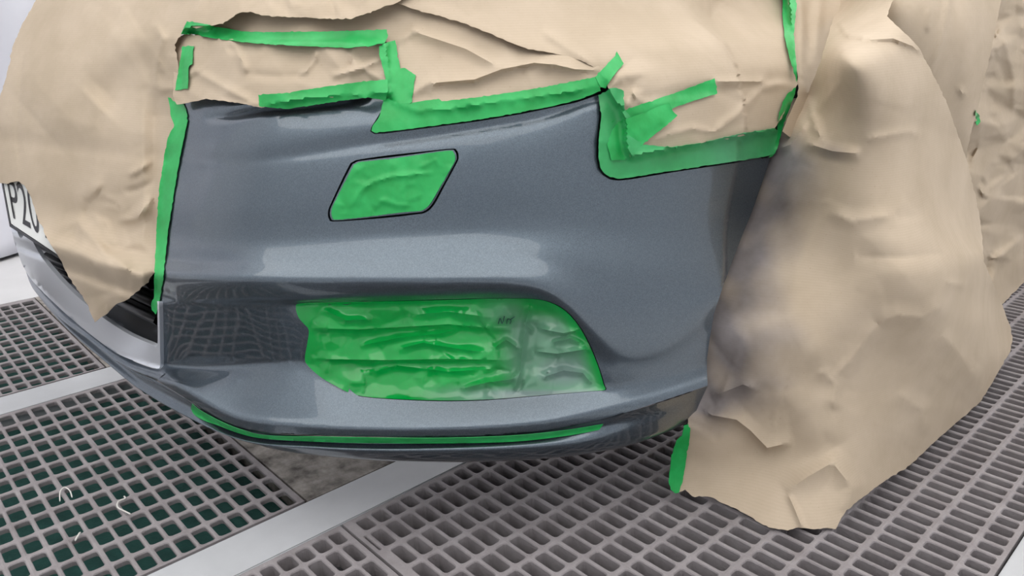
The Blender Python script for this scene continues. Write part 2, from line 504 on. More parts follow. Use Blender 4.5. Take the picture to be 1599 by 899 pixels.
def facets(px, py, seed, cell, amp):
    """crumpled paper: flat facets between random heights"""
    rng = np.random.default_rng(seed)
    x0, x1, y0, y1 = px.min() - 2 * cell, px.max() + 2 * cell, py.min() - 2 * cell, py.max() + 2 * cell
    n = max(6, int((x1 - x0) * (y1 - y0) / cell ** 2))
    q = np.stack([rng.uniform(x0, x1, n), rng.uniform(y0, y1, n)], 1); hh = rng.uniform(-1, 1, n) * amp
    q = np.concatenate([q, [(x0 - 9, y0 - 9), (x1 + 9, y0 - 9), (x0 - 9, y1 + 9), (x1 + 9, y1 + 9)]]); hh = np.concatenate([hh, np.zeros(4)])
    vv, ee, ff, *_ = delaunay_2d_cdt([Vector(v) for v in q], [], [], 0, 1e-4)
    out = np.zeros(px.shape)
    for f in ff:
        a, b, c = q[f[0]], q[f[1]], q[f[2]]
        mx0, mx1 = min(a[0], b[0], c[0]), max(a[0], b[0], c[0]); my0, my1 = min(a[1], b[1], c[1]), max(a[1], b[1], c[1])
        idx = np.nonzero((px >= mx0) & (px <= mx1) & (py >= my0) & (py <= my1))[0]
        if not len(idx): continue
        det = (b[1] - c[1]) * (a[0] - c[0]) + (c[0] - b[0]) * (a[1] - c[1])
        if abs(det) < 1e-9: continue
        l1 = ((b[1] - c[1]) * (px[idx] - c[0]) + (c[0] - b[0]) * (py[idx] - c[1])) / det
        l2 = ((c[1] - a[1]) * (px[idx] - c[0]) + (a[0] - c[0]) * (py[idx] - c[1])) / det
        l3 = 1 - l1 - l2; m = (l1 >= -1e-6) & (l2 >= -1e-6) & (l3 >= -1e-6)
        out[idx[m]] = l1[m] * hh[f[0]] + l2[m] * hh[f[1]] + l3[m] * hh[f[2]]
    return out


def waves(px, py, seed, wl, amp, n=5):
    rng = np.random.default_rng(seed); o = np.zeros(px.shape)
    for _ in range(n):
        a = rng.uniform(0, math.pi); k = 2 * math.pi / (wl * rng.uniform(.7, 1.6))
        o += np.sin(k * (px * math.cos(a) + py * math.sin(a)) + rng.uniform(0, 6.3))
    return amp * o / math.sqrt(n)


def crease(px, py, line, amp, wid, kind='ridge'):
    d, sg, run = polydist(line, px, py)
    tp = np.clip(np.minimum(run, 1 - run) / .18, 0, 1) ** .7
    if kind == 'ridge': return amp * np.maximum(0, 1 - d / wid) ** 1.6 * tp
    if kind == 'fold':                     # flank falls gently on one side (left of travel = up), steeply on the other
        f = np.where(sg < 0, np.exp(-d / wid), np.exp(-d / (wid * .12)))
        return amp * f * tp
    if kind == 'soft': return amp * np.exp(-(d / wid) ** 2) * tp
    return 0


def tps(ctrl, px, py, lam=1e-4):
    c = np.array([(a[0], a[1]) for a in ctrl], float) / 300.; v = np.array([a[2] for a in ctrl], float); n = len(c)
    U = lambda r2: np.where(r2 > 0, r2 * np.log(r2 + 1e-12), 0) * .5
    K = U(((c[:, None] - c[None]) ** 2).sum(-1)) + lam * np.eye(n)
    Pm = np.concatenate([np.ones((n, 1)), c], 1)
    A = np.block([[K, Pm], [Pm.T, np.zeros((3, 3))]]); w = np.linalg.solve(A, np.concatenate([v, np.zeros(3)]))
    q = np.stack([px, py], -1) / 300.
    r2 = ((q[..., None, :] - c) ** 2).sum(-1)
    return (U(r2) * w[:n]).sum(-1) + w[n] + q @ w[n + 1:]


def tctrl(specs):
    """(px, py, kind, value) -> (px, py, depth)"""
    out = []
    for x, y, k, v in specs:
        if k in 'xyz': t = t_plane(np.array([x]), np.array([y]), 'xyz'.index(k), v)[0]
        else: t = t_surf(np.array([x]), np.array([y]), v)[0]
        if not np.isnan(t): out.append((x, y, t))
    return out


def xctrl(specs):
    """(px, py, kind, value) -> (px, py, X): the sheet as a lateral position, so that a flat wall of paper stays flat"""
    out = []
    for x, y, k, v in specs:
        if k == 'x': out.append((x, y, v)); continue
        t = t_plane(np.array([x]), np.array([y]), 2, v)[0] if k == 'z' else t_surf(np.array([x]), np.array([y]), v)[0]
        if not np.isnan(t): out.append((x, y, pts_at(np.array([x]), np.array([y]), np.array([t]))[0, 0]))
    return out


def t_lateral(ctrl, px, py): return tps(ctrl, px, py, 2e-3) / rays(px, py)[..., 0]


SHEETS = []                                # (polygon, depth function) of the paper sheets, for the tapes on top


def fill_nan(t, P, T):
    bad = np.isnan(t)
    if bad.any():
        g = np.nonzero(~bad)[0]
        for i in np.nonzero(bad)[0]:
            t[i] = t[g[np.argmin(((P[g] - P[i]) ** 2).sum(1))]]
    return t


def lap(t, T, n, it=2):
    for _ in range(it):
        s = np.zeros(n); c = np.zeros(n)
        for a, b in ((0, 1), (1, 2), (2, 0)):
            np.add.at(s, T[:, a], t[T[:, b]]); np.add.at(c, T[:, a], 1); np.add.at(s, T[:, b], t[T[:, a]]); np.add.at(c, T[:, b], 1)
        t = .5 * t + .5 * s / np.maximum(c, 1)
    return t


def sheet(name, poly, tfun, mats, spacing=6, rag=0, thick=.0005, seed=1, label=None, cat=None, group=None, parent=None,
          attrs=None, lapn=0, register=True, extra=None, holes=(), rag_step=None):
    rng = np.random.default_rng(seed)
    loops = [densify(poly, rag_step or spacing, rag, rng)] + [densify(h_, spacing) for h_ in holes]
    P, T = triangulate(loops, spacing, extra, seed)
    t = fill_nan(tfun(P[:, 0], P[:, 1]), P, T)
    t0 = t.copy()
    for _ in range(lapn): t = np.minimum(lap(t, T, len(P), 2), t0)
    P3 = pts_at(P[:, 0], P[:, 1], t)
    av = {k: f(P[:, 0], P[:, 1]) for k, f in attrs.items()} if attrs else {'overspray': np.zeros(len(P))}
    o = build(name, P3, T, mats, parent, thick, av)
    if label: tag(o, label, cat, group)
    if register: SHEETS.append((np.array(poly, float), tfun))
    return o


def t_all(px, py, eps=.0018, sheets=True, surf=True):
    t = t_surf(px, py, .0012) if surf else np.full(px.shape, np.nan)
    t = np.where(np.isnan(t), 9, t)
    if sheets:
        for pl, f in SHEETS:
            m = inside(pl, px, py)
            if m.any():
                v = f(px[m], py[m]); t[m] = np.where(np.isnan(v), t[m], np.minimum(t[m], v))
    t[t > 8] = np.nan
    return t - eps


# ------------------------------------------------------------------ floor, gratings, booth
g = H                                      # the grating module was measured in camera heights
PX_, PY_ = .0757 * g, .0392 * g


def boxes(name, bs, mats, parent=None, bevel=0, mi=None):
    V = []; Fc = []; MI = []
    for i, (x0, x1, y0, y1, z0, z1) in enumerate(bs):
        k = len(V); V += [(x0, y0, z0), (x1, y0, z0), (x1, y1, z0), (x0, y1, z0), (x0, y0, z1), (x1, y0, z1), (x1, y1, z1), (x0, y1, z1)]
        Fc += [tuple(k + j for j in f) for f in ((3, 2, 1, 0), (4, 5, 6, 7), (0, 1, 5, 4), (1, 2, 6, 5), (2, 3, 7, 6), (3, 0, 4, 7))]
        MI += [mi[i] if mi else 0] * 6
    me = bpy.data.meshes.new(name); me.from_pydata(V, [], Fc); me.polygons.foreach_set('material_index', MI)
    if bevel:
        bm = bmesh.new(); bm.from_mesh(me)
        bmesh.ops.bevel(bm, geom=bm.edges[:], offset=bevel, segments=2, affect='EDGES'); bm.to_mesh(me); bm.free()
    me.update()
    return link(name, me, mats, parent)


def grating(name, x0, x1, y0, y1, xn, yn, label, wx=.0062, wy=.0044, depth=.026, seed=0, group=None):
    """moulded grating: one plate with a rounded hole per mesh; xn, yn = position of one bar crossing"""
    rng = np.random.default_rng(seed)
    fr = .006
    xs = sorted([x0] + [xn + PX_ * k for k in range(-60, 61) if x0 + .012 < xn + PX_ * k < x1 - .012] + [x1])
    ys = sorted([y0] + [yn + PY_ * k for k in range(-150, 151) if y0 + .010 < yn + PY_ * k < y1 - .010] + [y1])
    V = []; Fc = []
    nc = 3
    for i in range(len(xs) - 1):
        for j in range(len(ys) - 1):
            a0, a1, b0, b1 = xs[i], xs[i + 1], ys[j], ys[j + 1]
            m0 = fr if i == 0 else wx / 2; m1 = fr if i == len(xs) - 2 else wx / 2
            n0 = fr if j == 0 else wy / 2; n1 = fr if j == len(ys) - 2 else wy / 2
            jit = rng.normal(0, .00045, 4)
            c0, c1, e0, e1 = a0 + m0 + jit[0], a1 - m1 + jit[1], b0 + n0 + jit[2], b1 - n1 + jit[3]
            if c1 - c0 < .004 or e1 - e0 < .004: c0 = c1 = (a0 + a1) / 2; e0 = e1 = (b0 + b1) / 2
            k = len(V); V += [(a0, b0, 0), (a1, b0, 0), (a1, b1, 0), (a0, b1, 0)]
            rings = []
            for zz, gr in ((0.0, .0), (-.0022, .0009), (-depth, -.0004)):
                ring = []
                r = min(.0052, (c1 - c0) * .45, (e1 - e0) * .42)
                for (cx, cy, ang) in ((c0 + r, e0 + r, 180), (c1 - r, e0 + r, 270), (c1 - r, e1 - r, 0), (c0 + r, e1 - r, 90)):
                    for q in range(nc + 1):
                        th = math.radians(ang + 90 * q / nc); rr = r - gr
                        ring.append(len(V)); V.append((cx + rr * math.cos(th), cy + rr * math.sin(th), zz - (.0007 if zz == 0 else 0)))
                rings.append(ring)
            m = nc + 1
            for q in range(4):
                co = k + q; r0 = rings[0][q * m:(q + 1) * m]
                for u in range(nc): Fc.append((co, r0[u + 1], r0[u]))
                nx = rings[0][((q + 1) % 4) * m]
                Fc.append((co, k + (q + 1) % 4, nx, r0[-1]))
            for ra, rb in ((0, 1), (1, 2)):
                A, B = rings[ra], rings[rb]; n = len(A)
                for u in range(n): Fc.append((A[u], A[(u + 1) % n], B[(u + 1) % n], B[u]))
    k = len(V)                              # outer sides
    V += [(x0, y0, 0), (x1, y0, 0), (x1, y1, 0), (x0, y1, 0), (x0, y0, -depth), (x1, y0, -depth), (x1, y1, -depth), (x0, y1, -depth)]
    Fc += [(k, k + 4, k + 5, k + 1), (k + 1, k + 5, k + 6, k + 2), (k + 2, k + 6, k + 7, k + 3), (k + 3, k + 7, k + 4, k)]
    me = bpy.data.meshes.new(name); me.from_pydata(V, [], Fc)
    bm = bmesh.new(); bm.from_mesh(me); bmesh.ops.remove_doubles(bm, verts=bm.verts, dist=1e-5); bm.to_mesh(me); bm.free(); me.update()
    o = link(name, me, GRATE); tag(o, label, 'floor grating', group)
    return o


XW0, XW1, YW0, YW1, ZC = -2.75, 1.9, -2.2, 5.2, 2.75
xS1a, xS1b, xS2a, xS2b, xS3 = -2.558 * g, -2.422 * g, -1.408 * g, -1.280 * g, -.242 * g
xG1 = -3.562 * g
ySeam, yG1, yG2 = .6515 * g, .534 * g, .638 * g
yEnd = 5.2
NXB = -.3818 * g; NYB = .1265 * g
gap = .003
GR = 'floor gratings of the spray booth'
grating('floor_grating', xG1 + gap, xS1a - gap, -.9, yG1, -1.417 * g - PX_ * 26, NYB, 'farthest floor grating at left, beyond the pale beam under the chrome trim', seed=1, depth=.009)
grating('floor_grating', xS1b + gap, xS2a - gap, -.75, yG2, -1.417 * g, NYB, 'large square-mesh floor grating at lower left with white lint on it', seed=2, depth=.009)
grating('floor_grating', xS2b + gap, xS3 - gap, -.75, ySeam - .002, NXB, NYB + .006, 'small corner of floor grating at the bottom edge, left of the seam', seed=3)
grating('floor_grating', xS2b + gap, xS3 - gap, ySeam + .002, yEnd, NXB, NYB, 'long slotted floor grating under the bumper and the hanging brown paper', seed=4)

fl = []; mi = []
def F(x0, x1, y0, y1, m, z0=-.4, z1=0.0): fl.append((x0, x1, y0, y1, z0, z1)); mi.append(m)
F(XW0, xG1, YW0, YW1, 0)                                        # light floor beyond the gratings
F(xG1, xS1a, YW0, -.9, 0); F(xS1b, xS2a, YW0, -.75, 0); F(xS2b, xS3, YW0, -.75, 0)
F(xG1, xS1a, yG1 + .003, YW1, 1); F(xS1b, xS2a, yG2 + .003, YW1, 1)           # concrete under the car
F(xS3 + .075, XW1, YW0, YW1, 0)
F(xG1, xS3 + .075, YW0, YW1, 2, -.5, -.4)                       # pit bottom
fo = boxes('floor', fl, [FLOORM, CONC, PIT], mi=mi); tag(fo, kind='structure')
for x0, x1 in ((xS1a, xS1b), (xS2a, xS2b), (xS3, xS3 + .075)):
    t_ = boxes('trim_1', [(x0, x1, YW0, YW1, -.08, -.0005)], STEEL, bevel=.0015); t_.name = 'trim_%d' % (1 + (x0 > -1.2) + (x0 > -.4)); tag(t_, kind='structure')
ff = boxes('floor_filter', [(xG1, xS1a, -.9, yG1, -.05, -.035), (xS1b, xS2a, -.75, yG2, -.05, -.035), (xS2b, xS3, -.75, YW1, -.13, -.11)], [FILTER, GFILTER], mi=[0, 0, 1])
tag(ff, kind='structure')
for nm, b in (('wall_left', (XW0 - .1, XW0, YW0, YW1, -.4, ZC)), ('wall_right', (XW1, XW1 + .1, YW0, YW1, -.4, ZC)),
              ('wall_front', (XW0, XW1, YW0 - .1, YW0, -.4, ZC)), ('wall_back', (XW0, XW1, YW1, YW1 + .1, -.4, ZC)), ('ceiling', (XW0, XW1, YW0, YW1, ZC, ZC + .1))):
    tag(boxes(nm, [b], WALLM), kind='structure')


def lamp(name, x0, x1, y0, y1, z, wall=False):
    r = empty(name, ((x0 + x1) / 2, (y0 + y1) / 2, z))
    if not wall:
        boxes('housing', [(x0 - .004, x1 + .004, y0 - .003, y1 + .003, z, ZC)], WALLM, r)
        boxes('diffuser', [(x0, x1, y0, y1, z - .012, z)], LAMPM, r)
    return r


k = 0
for x in (-1.97, -.42, 1.13):
    for y in (-1.4, .35, 2.1, 3.85):
        k += 1
        r = lamp('ceiling_light', x - .768, x + .768, y - .87, y + .87, ZC - .05)
        tag(r, 'long ceiling light panel of the spray booth, out of frame', 'ceiling light', 'ceiling lights of the booth')

# draped plastic on the far wall, with soft folds
nx, nz = 140, 40
V = []; Fc = []
for i in range(nx + 1):
    for j in range(nz + 1):
        y = -.9 + 3.2 * i / nx; z = .012 + 1.9 * j / nz
        fold = .03 * math.sin(y * 9 + z * 5.5) + .018 * math.sin(y * 23 - z * 9 + 1) + .02 * math.sin(z * 7 + y * 3)
        V.append((XW0 + .10 + fold + .12 * max(0, .25 - z), y, z))
for i in range(nx):
    for j in range(nz):
        a = i * (nz + 1) + j; Fc.append((a, a + nz + 1, a + nz + 2, a + 1))
me = bpy.data.meshes.new('plastic_curtain'); me.from_pydata(V, [], Fc); me.polygons.foreach_set('use_smooth', [True] * len(Fc))
o = link('plastic_curtain', me, PLASTIC); md = o.modifiers.new('thickness', 'SOLIDIFY'); md.thickness = .001
tag(o, 'white plastic sheeting hanging in soft folds along the far left wall', 'plastic sheet')

# ------------------------------------------------------------------ car
car = empty('car', (-1.17, 1.05, 0))
tag(car, 'dark grey metallic car, its front bumper bare and the rest masked in paper', 'car')
def station(px, py, dd):
    P_ = pts_at(px, py, t_cyl([px], [py], dd)[0]); return int(plan(P_[:1], P_[1:2])[0][0] / DS)


WASH = smooth_poly([(546, 262), (553, 254), (566, 250), (630, 242), (700, 233.5), (711, 236), (714, 246), (710, 257), (690, 293), (676, 318), (663, 330), (645, 333), (580, 340), (525, 344.5), (516, 341), (514.5, 330), (520, 315)], 4)


film_poly = smooth_poly([(462, 480), (470, 473.5), (530, 472), (620, 470.5), (700, 468.5), (780, 466.5), (830, 467), (858, 472), (882, 485), (903, 508), (920, 538), (934, 572), (942, 598), (945, 608), (930, 610), (880, 614), (820, 619), (760, 623.5), (700, 625), (640, 623.5), (580, 620), (548, 614), (520, 600), (500, 588), (482, 572), (476, 560), (480, 535), (482, 515), (474, 505), (466, 495)], 4)


def scale_poly(p, off):
    p = np.array(p); c = p.mean(0); v = p - c
    return [tuple(c + w * (1 + off / max(10, np.linalg.norm(w)))) for w in v]


FILMHOLE = []
for p_ in film_poly:
    v_ = np.array(p_) - np.array([705., 545.]); k_ = float(np.clip((p_[0] - 520) / 40, 0, 1)); k_ = -16 + 17.5 * k_
    FILMHOLE.append(tuple(np.array(p_) + v_ / np.linalg.norm(v_) * k_))
NB_ = [(258, 602), (300, 628), (350, 660), (400, 674), (480, 679), (590, 681.5), (700, 683), (850, 673), (945, 654), (1000, 637), (1105, 602)]
bump_poly = ([(282, 140), (272, 215), (259, 300), (251, 400), (247, 480), (245.5, 545), (246, 575), (245.5, 592)] + smooth_poly(NB_, 6, False)
             + [(1104, 580), (1104, 560), (1108, 530), (1115, 490), (1128, 450), (1142, 412), (1158, 370), (1175, 328), (1190, 285), (1203, 246), (1196, 246.5)]
             + [(1150, 254), (1050, 269), (985, 280), (965, 282), (952, 280), (941, 273), (934, 262), (931, 245), (932, 215), (936, 180), (935, 148)]
             + [(900, 160), (820, 177), (750, 189), (660, 201), (600, 208.5), (584, 209), (578, 205), (580, 198), (590, 182), (608, 150), (560, 130), (450, 140), (340, 120)])
BUMP_T = lambda x, y: t_surf(x, y, 0) + crease(x, y, [(318, 185), (360, 180), (405, 171), (470, 165), (580, 152)], .010, 13)
holes = [[tuple(q) for q in scale_poly(WASH, 2.5)], FILMHOLE]
feat = [[(318, 185), (360, 180), (405, 171), (470, 165), (580, 152)], [(391, 250), (480, 238), (577, 223), (650, 215), (741, 201), (845, 184), (932, 152)], [(260, 436), (400, 438), (577, 440), (750, 439), (830, 440)],
        [(260, 468), (400, 468), (577, 467)], [(262, 582), (400, 577), (470, 572)], [(258, 590), (300, 613), (369, 652), (420, 660), (480, 664), (550, 668), (700, 668), (850, 658), (945, 637), (1000, 624), (1103, 590)]]
feat = [smooth_poly(f_, 8, False) for f_ in feat]
sheet('front_bumper', bump_poly, BUMP_T, PAINT, spacing=3.4, thick=.010, parent=car, register=False, extra=feat, holes=holes)
sheet('washer_cover', scale_poly(WASH, -1), lambda x, y: t_surf(x, y, -.0005), PAINT, spacing=5, thick=.004, parent=car, register=False)

# lower lip: lofted through the styling rows, station by station
def loft(stn, rows, n=7):
    out = []
    for i in stn:
        q = np.array([(DK[k, i] + (.0012 if i > iB and rows[0] < KL else 0), ZK[k, i]) for k in rows])
        for j in range(len(q) - 1):
            a, b, c, d = q[max(j - 1, 0)], q[j], q[j + 1], q[min(j + 2, len(q) - 1)]
            la, lb, lc = [max(1e-4, np.linalg.norm(w)) for w in (b - a, c - b, d - c)]
            m0 = ((b - a) / la * lb + (c - b) / lb * la) / (la + lb) * lb if j else c - b
            m1 = ((c - b) / lb * lc + (d - c) / lc * lb) / (lb + lc) * lb if j < len(q) - 2 else c - b
            for u in np.arange(n) / n:
                p = (2 * u ** 3 - 3 * u ** 2 + 1) * b + (u ** 3 - 2 * u ** 2 + u) * m0 + (-2 * u ** 3 + 3 * u ** 2) * c + (u ** 3 - u ** 2) * m1
                out.append((CX[i] - NX[i] * p[0], CY[i] - NY[i] * p[0], p[1]))
        out.append((CX[i] - NX[i] * q[-1, 0], CY[i] - NY[i] * q[-1, 0], q[-1, 1]))
    m = len(out) // len(stn)
    F_ = [(a * m + b, a * m + b + 1, (a + 1) * m + b + 1, (a + 1) * m + b) for a in range(len(stn) - 1) for b in range(m - 1)]
    return out, F_


iA = max(0, station(45, 429, .006) - 60); iB = station(250, 577, .02); iC = station(1103, 615, .008)
KL = len(ROWS) - 8                                              # row of the lip's front edge
V1, F1 = loft(list(range(iA, iB + 14, 2)), [KL - 2, KL - 1, KL, KL + 1])
V2, F2 = loft(list(range(iA, iC, 2)), [KL + 1, KL + 2, KL + 3, KL + 4, KL + 5])
me = bpy.data.meshes.new('bumper_lip'); me.from_pydata(V1 + V2, [], F1 + [tuple(len(V1) + q for q in f) for f in F2])
me.polygons.foreach_set('use_smooth', [True] * len(me.polygons)); me.update()
bm = bmesh.new(); bm.from_mesh(me); bmesh.ops.remove_doubles(bm, verts=bm.verts, dist=1e-5); bm.to_mesh(me); bm.free()
o = link('bumper_lip', me, PAINT, car)

I_NOSE = int(np.argmax(CX > -1.45))
# shell of bonnet and wing under the paper (keeps light out from behind)
ii = np.arange(int(np.argmax(CX > -1.2)), NS, 8); jj = np.concatenate([np.arange(150, 780, 12), np.arange(780, 850, 10)])
V = []
for i in ii:
    for j in jj:
        z = zg[j]; d = DT[i, j] + (.042 if CX[i] > -.8 else .09)
        V.append((CX[i] - NX[i] * d, CY[i] - NY[i] * d, z))
nj = len(jj); Fc = [(a * nj + b, (a + 1) * nj + b, (a + 1) * nj + b + 1, a * nj + b + 1) for a in range(len(ii) - 1) for b in range(nj - 1)]
WC = (-.62, 1.30, .285)                     # wheel centre; the shell has its arch cut out around it
Fc = [f for f in Fc if not (V[f[0]][0] > -.8 and math.hypot(V[f[0]][1] - WC[1], V[f[0]][2] - WC[2]) < .33)]
me = bpy.data.meshes.new('body_shell'); me.from_pydata(V, [], Fc); me.polygons.foreach_set('use_smooth', [True] * len(Fc))
o = link('body_shell', me, SHELL, car); md = o.modifiers.new('thickness', 'SOLIDIFY'); md.thickness = .004; md.offset = -1


def lathe(name, prof, mat, parent, centre, n=48):
    """revolve (radius, x) about the X axis"""
    V = []; Fc = []; m = len(prof)
    for i in range(n):
        a = 2 * math.pi * i / n
        for r, x in prof: V.append((centre[0] + x, centre[1] + r * math.cos(a), centre[2] + r * math.sin(a)))
    for i in range(n):
        for j in range(m - 1):
            a = i * m + j; b = ((i + 1) % n) * m + j; Fc.append((a, b, b + 1, a + 1))
    me = bpy.data.meshes.new(name); me.from_pydata(V, [], Fc); me.polygons.foreach_set('use_smooth', [True] * len(Fc)); me.update()
    return link(name, me, mat, parent)


wc = WC
wh = lathe('wheel', [(.20, .08), (.215, .10), (.25, .108), (.275, .095), (.284, .06), (.284, -.06), (.275, -.095), (.25, -.105), (.20, -.08)], RUBBER, car, wc)
lathe('rim', [(.02, .07), (.05, .085), (.12, .06), (.19, .085), (.203, .088), (.203, -.05)], SILVER, wh, wc)

# chrome-edged grille
fr_out = smooth_poly([(2, 288), (14, 340), (25, 385), (45, 431), (90, 478), (135, 517), (180, 550), (215, 565), (244, 575), (250, 570), (250, 545), (249, 500), (248, 470)], 5, False)
fr_in = smooth_poly([(245.5, 470), (246, 500), (245.5, 540), (236, 537), (200, 521), (160, 495), (120, 462), (90, 432), (64, 400), (48, 372), (38, 366), (32, 372), (24, 352), (5, 285)], 5, False)
sheet('grille_frame', fr_out + fr_in, lambda x, y: t_surf(x, y, .006), SILVER, spacing=4, thick=.006, parent=car, register=False)
gm = sheet('grille', [(2, 285), (24, 350), (45, 372), (90, 430), (150, 487), (200, 521), (245, 543), (252, 300), (246, 330), (60, 300), (5, 285)], lambda x, y: t_surf(x, y, -.03), BLACKP, spacing=9, thick=.004, parent=car, register=False)
for y0 in (392, 424, 452, 480, 505):
    tt = t_cyl([243.], [float(y0)], .026)[0]; z = pts_at(243., float(y0), tt)[2]
    i0 = I_NOSE; i1 = station(244, 470, .026) - 3
    V = []; Fc = []; prof = [(.014, -.009), (.004, -.006), (0, 0), (.004, .006), (.014, .009)]; m = len(prof)
    idx = list(range(i0, i1, 4))
    for i in idx:
        d0 = .026
        bl = lambda i: .075 * _n[i] * min(1, max(0, (z - .19) / .12))
        for dd, dz in prof: V.append((CX[i] - NX[i] * (d0 + dd - bl(i)), CY[i] - NY[i] * (d0 + dd - bl(i)), z + dz))
    for a in range(len(idx) - 1):
        for b in range(m): Fc.append((a * m + b, (a + 1) * m + b, (a + 1) * m + (b + 1) % m, a * m + (b + 1) % m))
    me = bpy.data.meshes.new('slat'); me.from_pydata(V, [], Fc); me.polygons.foreach_set('use_smooth', [True] * len(Fc)); me.update()
    link('slat', me, BLACKP, gm)

# number plate
PL = [(17.5, 349), (112, 412), (96, 285), (1, 262)]     # BL BR TR TL
pl_t = lambda x, y: tps(tctrl([(a[0], a[1], 's', .012) for a in PL] + [(50, 330, 's', .012), (60, 375, 's', .012), (40, 290, 's', .012)]), x, y, 1e-3)
lp = sheet('license_plate', PL, pl_t, PLATEW, spacing=5, thick=.003, parent=car, register=False)


def glyphs(txt, x0, x1, y0, y1, name):
    cu = bpy.data.curves.new('t', 'FONT'); cu.body = txt; cu.size = 1; cu.resolution_u = 6
    ob = bpy.data.objects.new('t', cu); COL.objects.link(ob); dg = bpy.context.evaluated_depsgraph_get()
    me = bpy.data.meshes.new_from_object(ob.evaluated_get(dg)); bpy.data.objects.remove(ob)
    v = np.array([tuple(p.co) for p in me.vertices]); lo, hi = v.min(0), v.max(0)
    a = x0 + (x1 - x0) * (v[:, 0] - lo[0]) / (hi[0] - lo[0]); b = y0 + (y1 - y0) * (v[:, 1] - lo[1]) / (hi[1] - lo[1])
    bl, br, tr, tl_ = [np.array(q, float) for q in PL]
    q = (bl * ((1 - a) * (1 - b))[:, None] + br * (a * (1 - b))[:, None] + tr * (a * b)[:, None] + tl_ * ((1 - a) * b)[:, None])
    P3 = pts_at(q[:, 0], q[:, 1], pl_t(q[:, 0], q[:, 1]) - .0012)
    for p, w in zip(me.vertices, P3): p.co = w
    me.update(); link(name, me, PLATEB, lp)


glyphs('P201', .06, .62, .13, .84, 'plate_lettering')
frm = densify([(17.5, 349), (112, 412), (112.5, 414.5), (17, 352)], 5)
sheet('plate_frame', [(0, 262), (17, 350), (112, 413), (112, 417), (15, 353.5), (-2, 262)], lambda x, y: pl_t(x, y) - .001, BLACKP, spacing=3, thick=.004, parent=lp, register=False)

# ------------------------------------------------------------------ masking paper
def A_t(x, y):
    h = waves(x, y, 3, 260, .006) + facets(x, y, 4, 70, .004) + facets(x, y, 6, 30, .0012)
    w = np.clip((x - 215) / 40, 0, 1) * np.clip((190 - y) / 40, 0, 1); h += w * facets(x, y, 5, 26, .005)
    w2 = np.clip((y - 270) / 60, 0, 1) * np.clip((x - 90) / 60, 0, 1); h += w2 * (facets(x, y, 8, 44, .015) + facets(x, y, 7, 20, .0045)) * np.clip((262 - x) / 30, .12, 1)
    h += crease(x, y, [(40, 70), (33, 110), (30, 150), (27, 200), (33, 270)], -.005, 9)
    h += crease(x, y, [(240, 35), (255, 60), (245, 100), (243, 140)], .010, 12)
    h += crease(x, y, [(60, 190), (140, 120), (230, 60)], .016, 60, 'soft') + crease(x, y, [(150, 160), (200, 110), (245, 90)], -.018, 34, 'soft')
    h += crease(x, y, [(120, 340), (140, 400), (155, 460)], .012, 34, 'soft') + crease(x, y, [(85, 365), (120, 345), (160, 390), (225, 440)], .010, 20)
    h += crease(x, y, [(185, 345), (215, 340), (245, 300)], .010, 12) + crease(x, y, [(160, 385), (200, 390), (240, 395)], -.008, 14)
    h += crease(x, y, [(200, 275), (225, 260), (250, 245)], .010, 10) + crease(x, y, [(195, 300), (215, 295), (250, 280)], -.008, 10)
    h += crease(x, y, [(300, 40), (372, 20), (420, 24), (550, 29), (620, 2)], .008, 40, 'soft')
    k = np.clip((x - 150) / 90, 0, 1) * np.clip((y - 60) / 80, 0, 1)
    h *= 1 - .92 * np.clip((x - 222) / 18, 0, 1) * np.clip((y - 140) / 40, 0, 1)
    return t_surf(x, y, .022 - .014 * k - .012 * np.clip((x - 224) / 18, 0, 1) * np.clip((y - 140) / 40, 0, 1)) - h


A_poly = [(70, -30), (62, -22), (57, -2), (50, 12), (36, 35), (20, 72), (10, 120), (0, 150), (-12, 200), (-14, 284), (3, 286), (12, 287), (20, 284), (30, 283), (38, 289), (43, 297), (50, 312), (55, 330), (60, 345), (68, 356), (70, 366), (78, 380), (92, 402), (104, 425), (116, 445), (130, 465), (139, 480), (143, 492), (148, 503),
          (158, 495), (168, 489), (180, 476), (198, 468), (214, 455), (222, 447), (232, 441), (234, 434), (246, 420), (250, 380), (256, 310), (263, 240), (277, 205), (276, 190), (274, 160), (278, 140), (278, 100), (272, 70), (290, 44), (330, 40), (348, 37), (371, 21), (391, 18), (408, 24), (453, 27), (548, 30), (574, 20), (622, 3), (655, -20), (680, -60), (400, -60)]


C_FOLD = [(672, 150), (676, 133), (681, 129), (741, 124), (783, 108), (834, 98), (867, 101), (898, 108), (940, 110)]
C_FOLD2 = [(640, 42), (651, 51), (727, 76), (783, 107)]


def C_t(x, y):
    h = waves(x, y, 13, 200, .003) + facets(x, y, 14, 50, .004)
    h += crease(x, y, C_FOLD, .014, 26, 'fold')
    h += crease(x, y, C_FOLD2, .010, 16)
    h += crease(x, y, [(620, 66), (650, 48), (664, 44)], .005, 10) + crease(x, y, [(640, 150), (672, 128), (683, 130)], .006, 12)
    return t_surf(x, y, .007) - h


C_poly = [(300, 60), (335, 5), (480, -20), (625, -30), (760, 30), (880, 70), (945, 95), (950, 130), (935, 138), (870, 148), (780, 160), (700, 172), (650, 175), (612, 160), (606, 66), (420, 60)]


def B_t(x, y):
    h = waves(x, y, 23, 120, .002) + facets(x, y, 24, 30, .0055)
    h += crease(x, y, [(300, 108), (330, 125), (375, 150), (402, 164)], .008, 14) + crease(x, y, [(360, 62), (372, 80), (385, 115)], .008, 12)
    h += crease(x, y, [(495, 72), (492, 92), (480, 110), (465, 118)], .006, 8) + crease(x, y, [(515, 120), (560, 108), (600, 90)], .007, 10)
    h += crease(x, y, [(385, 115), (430, 120), (480, 115)], -.004, 14)
    return t_surf(x, y, .014) - h


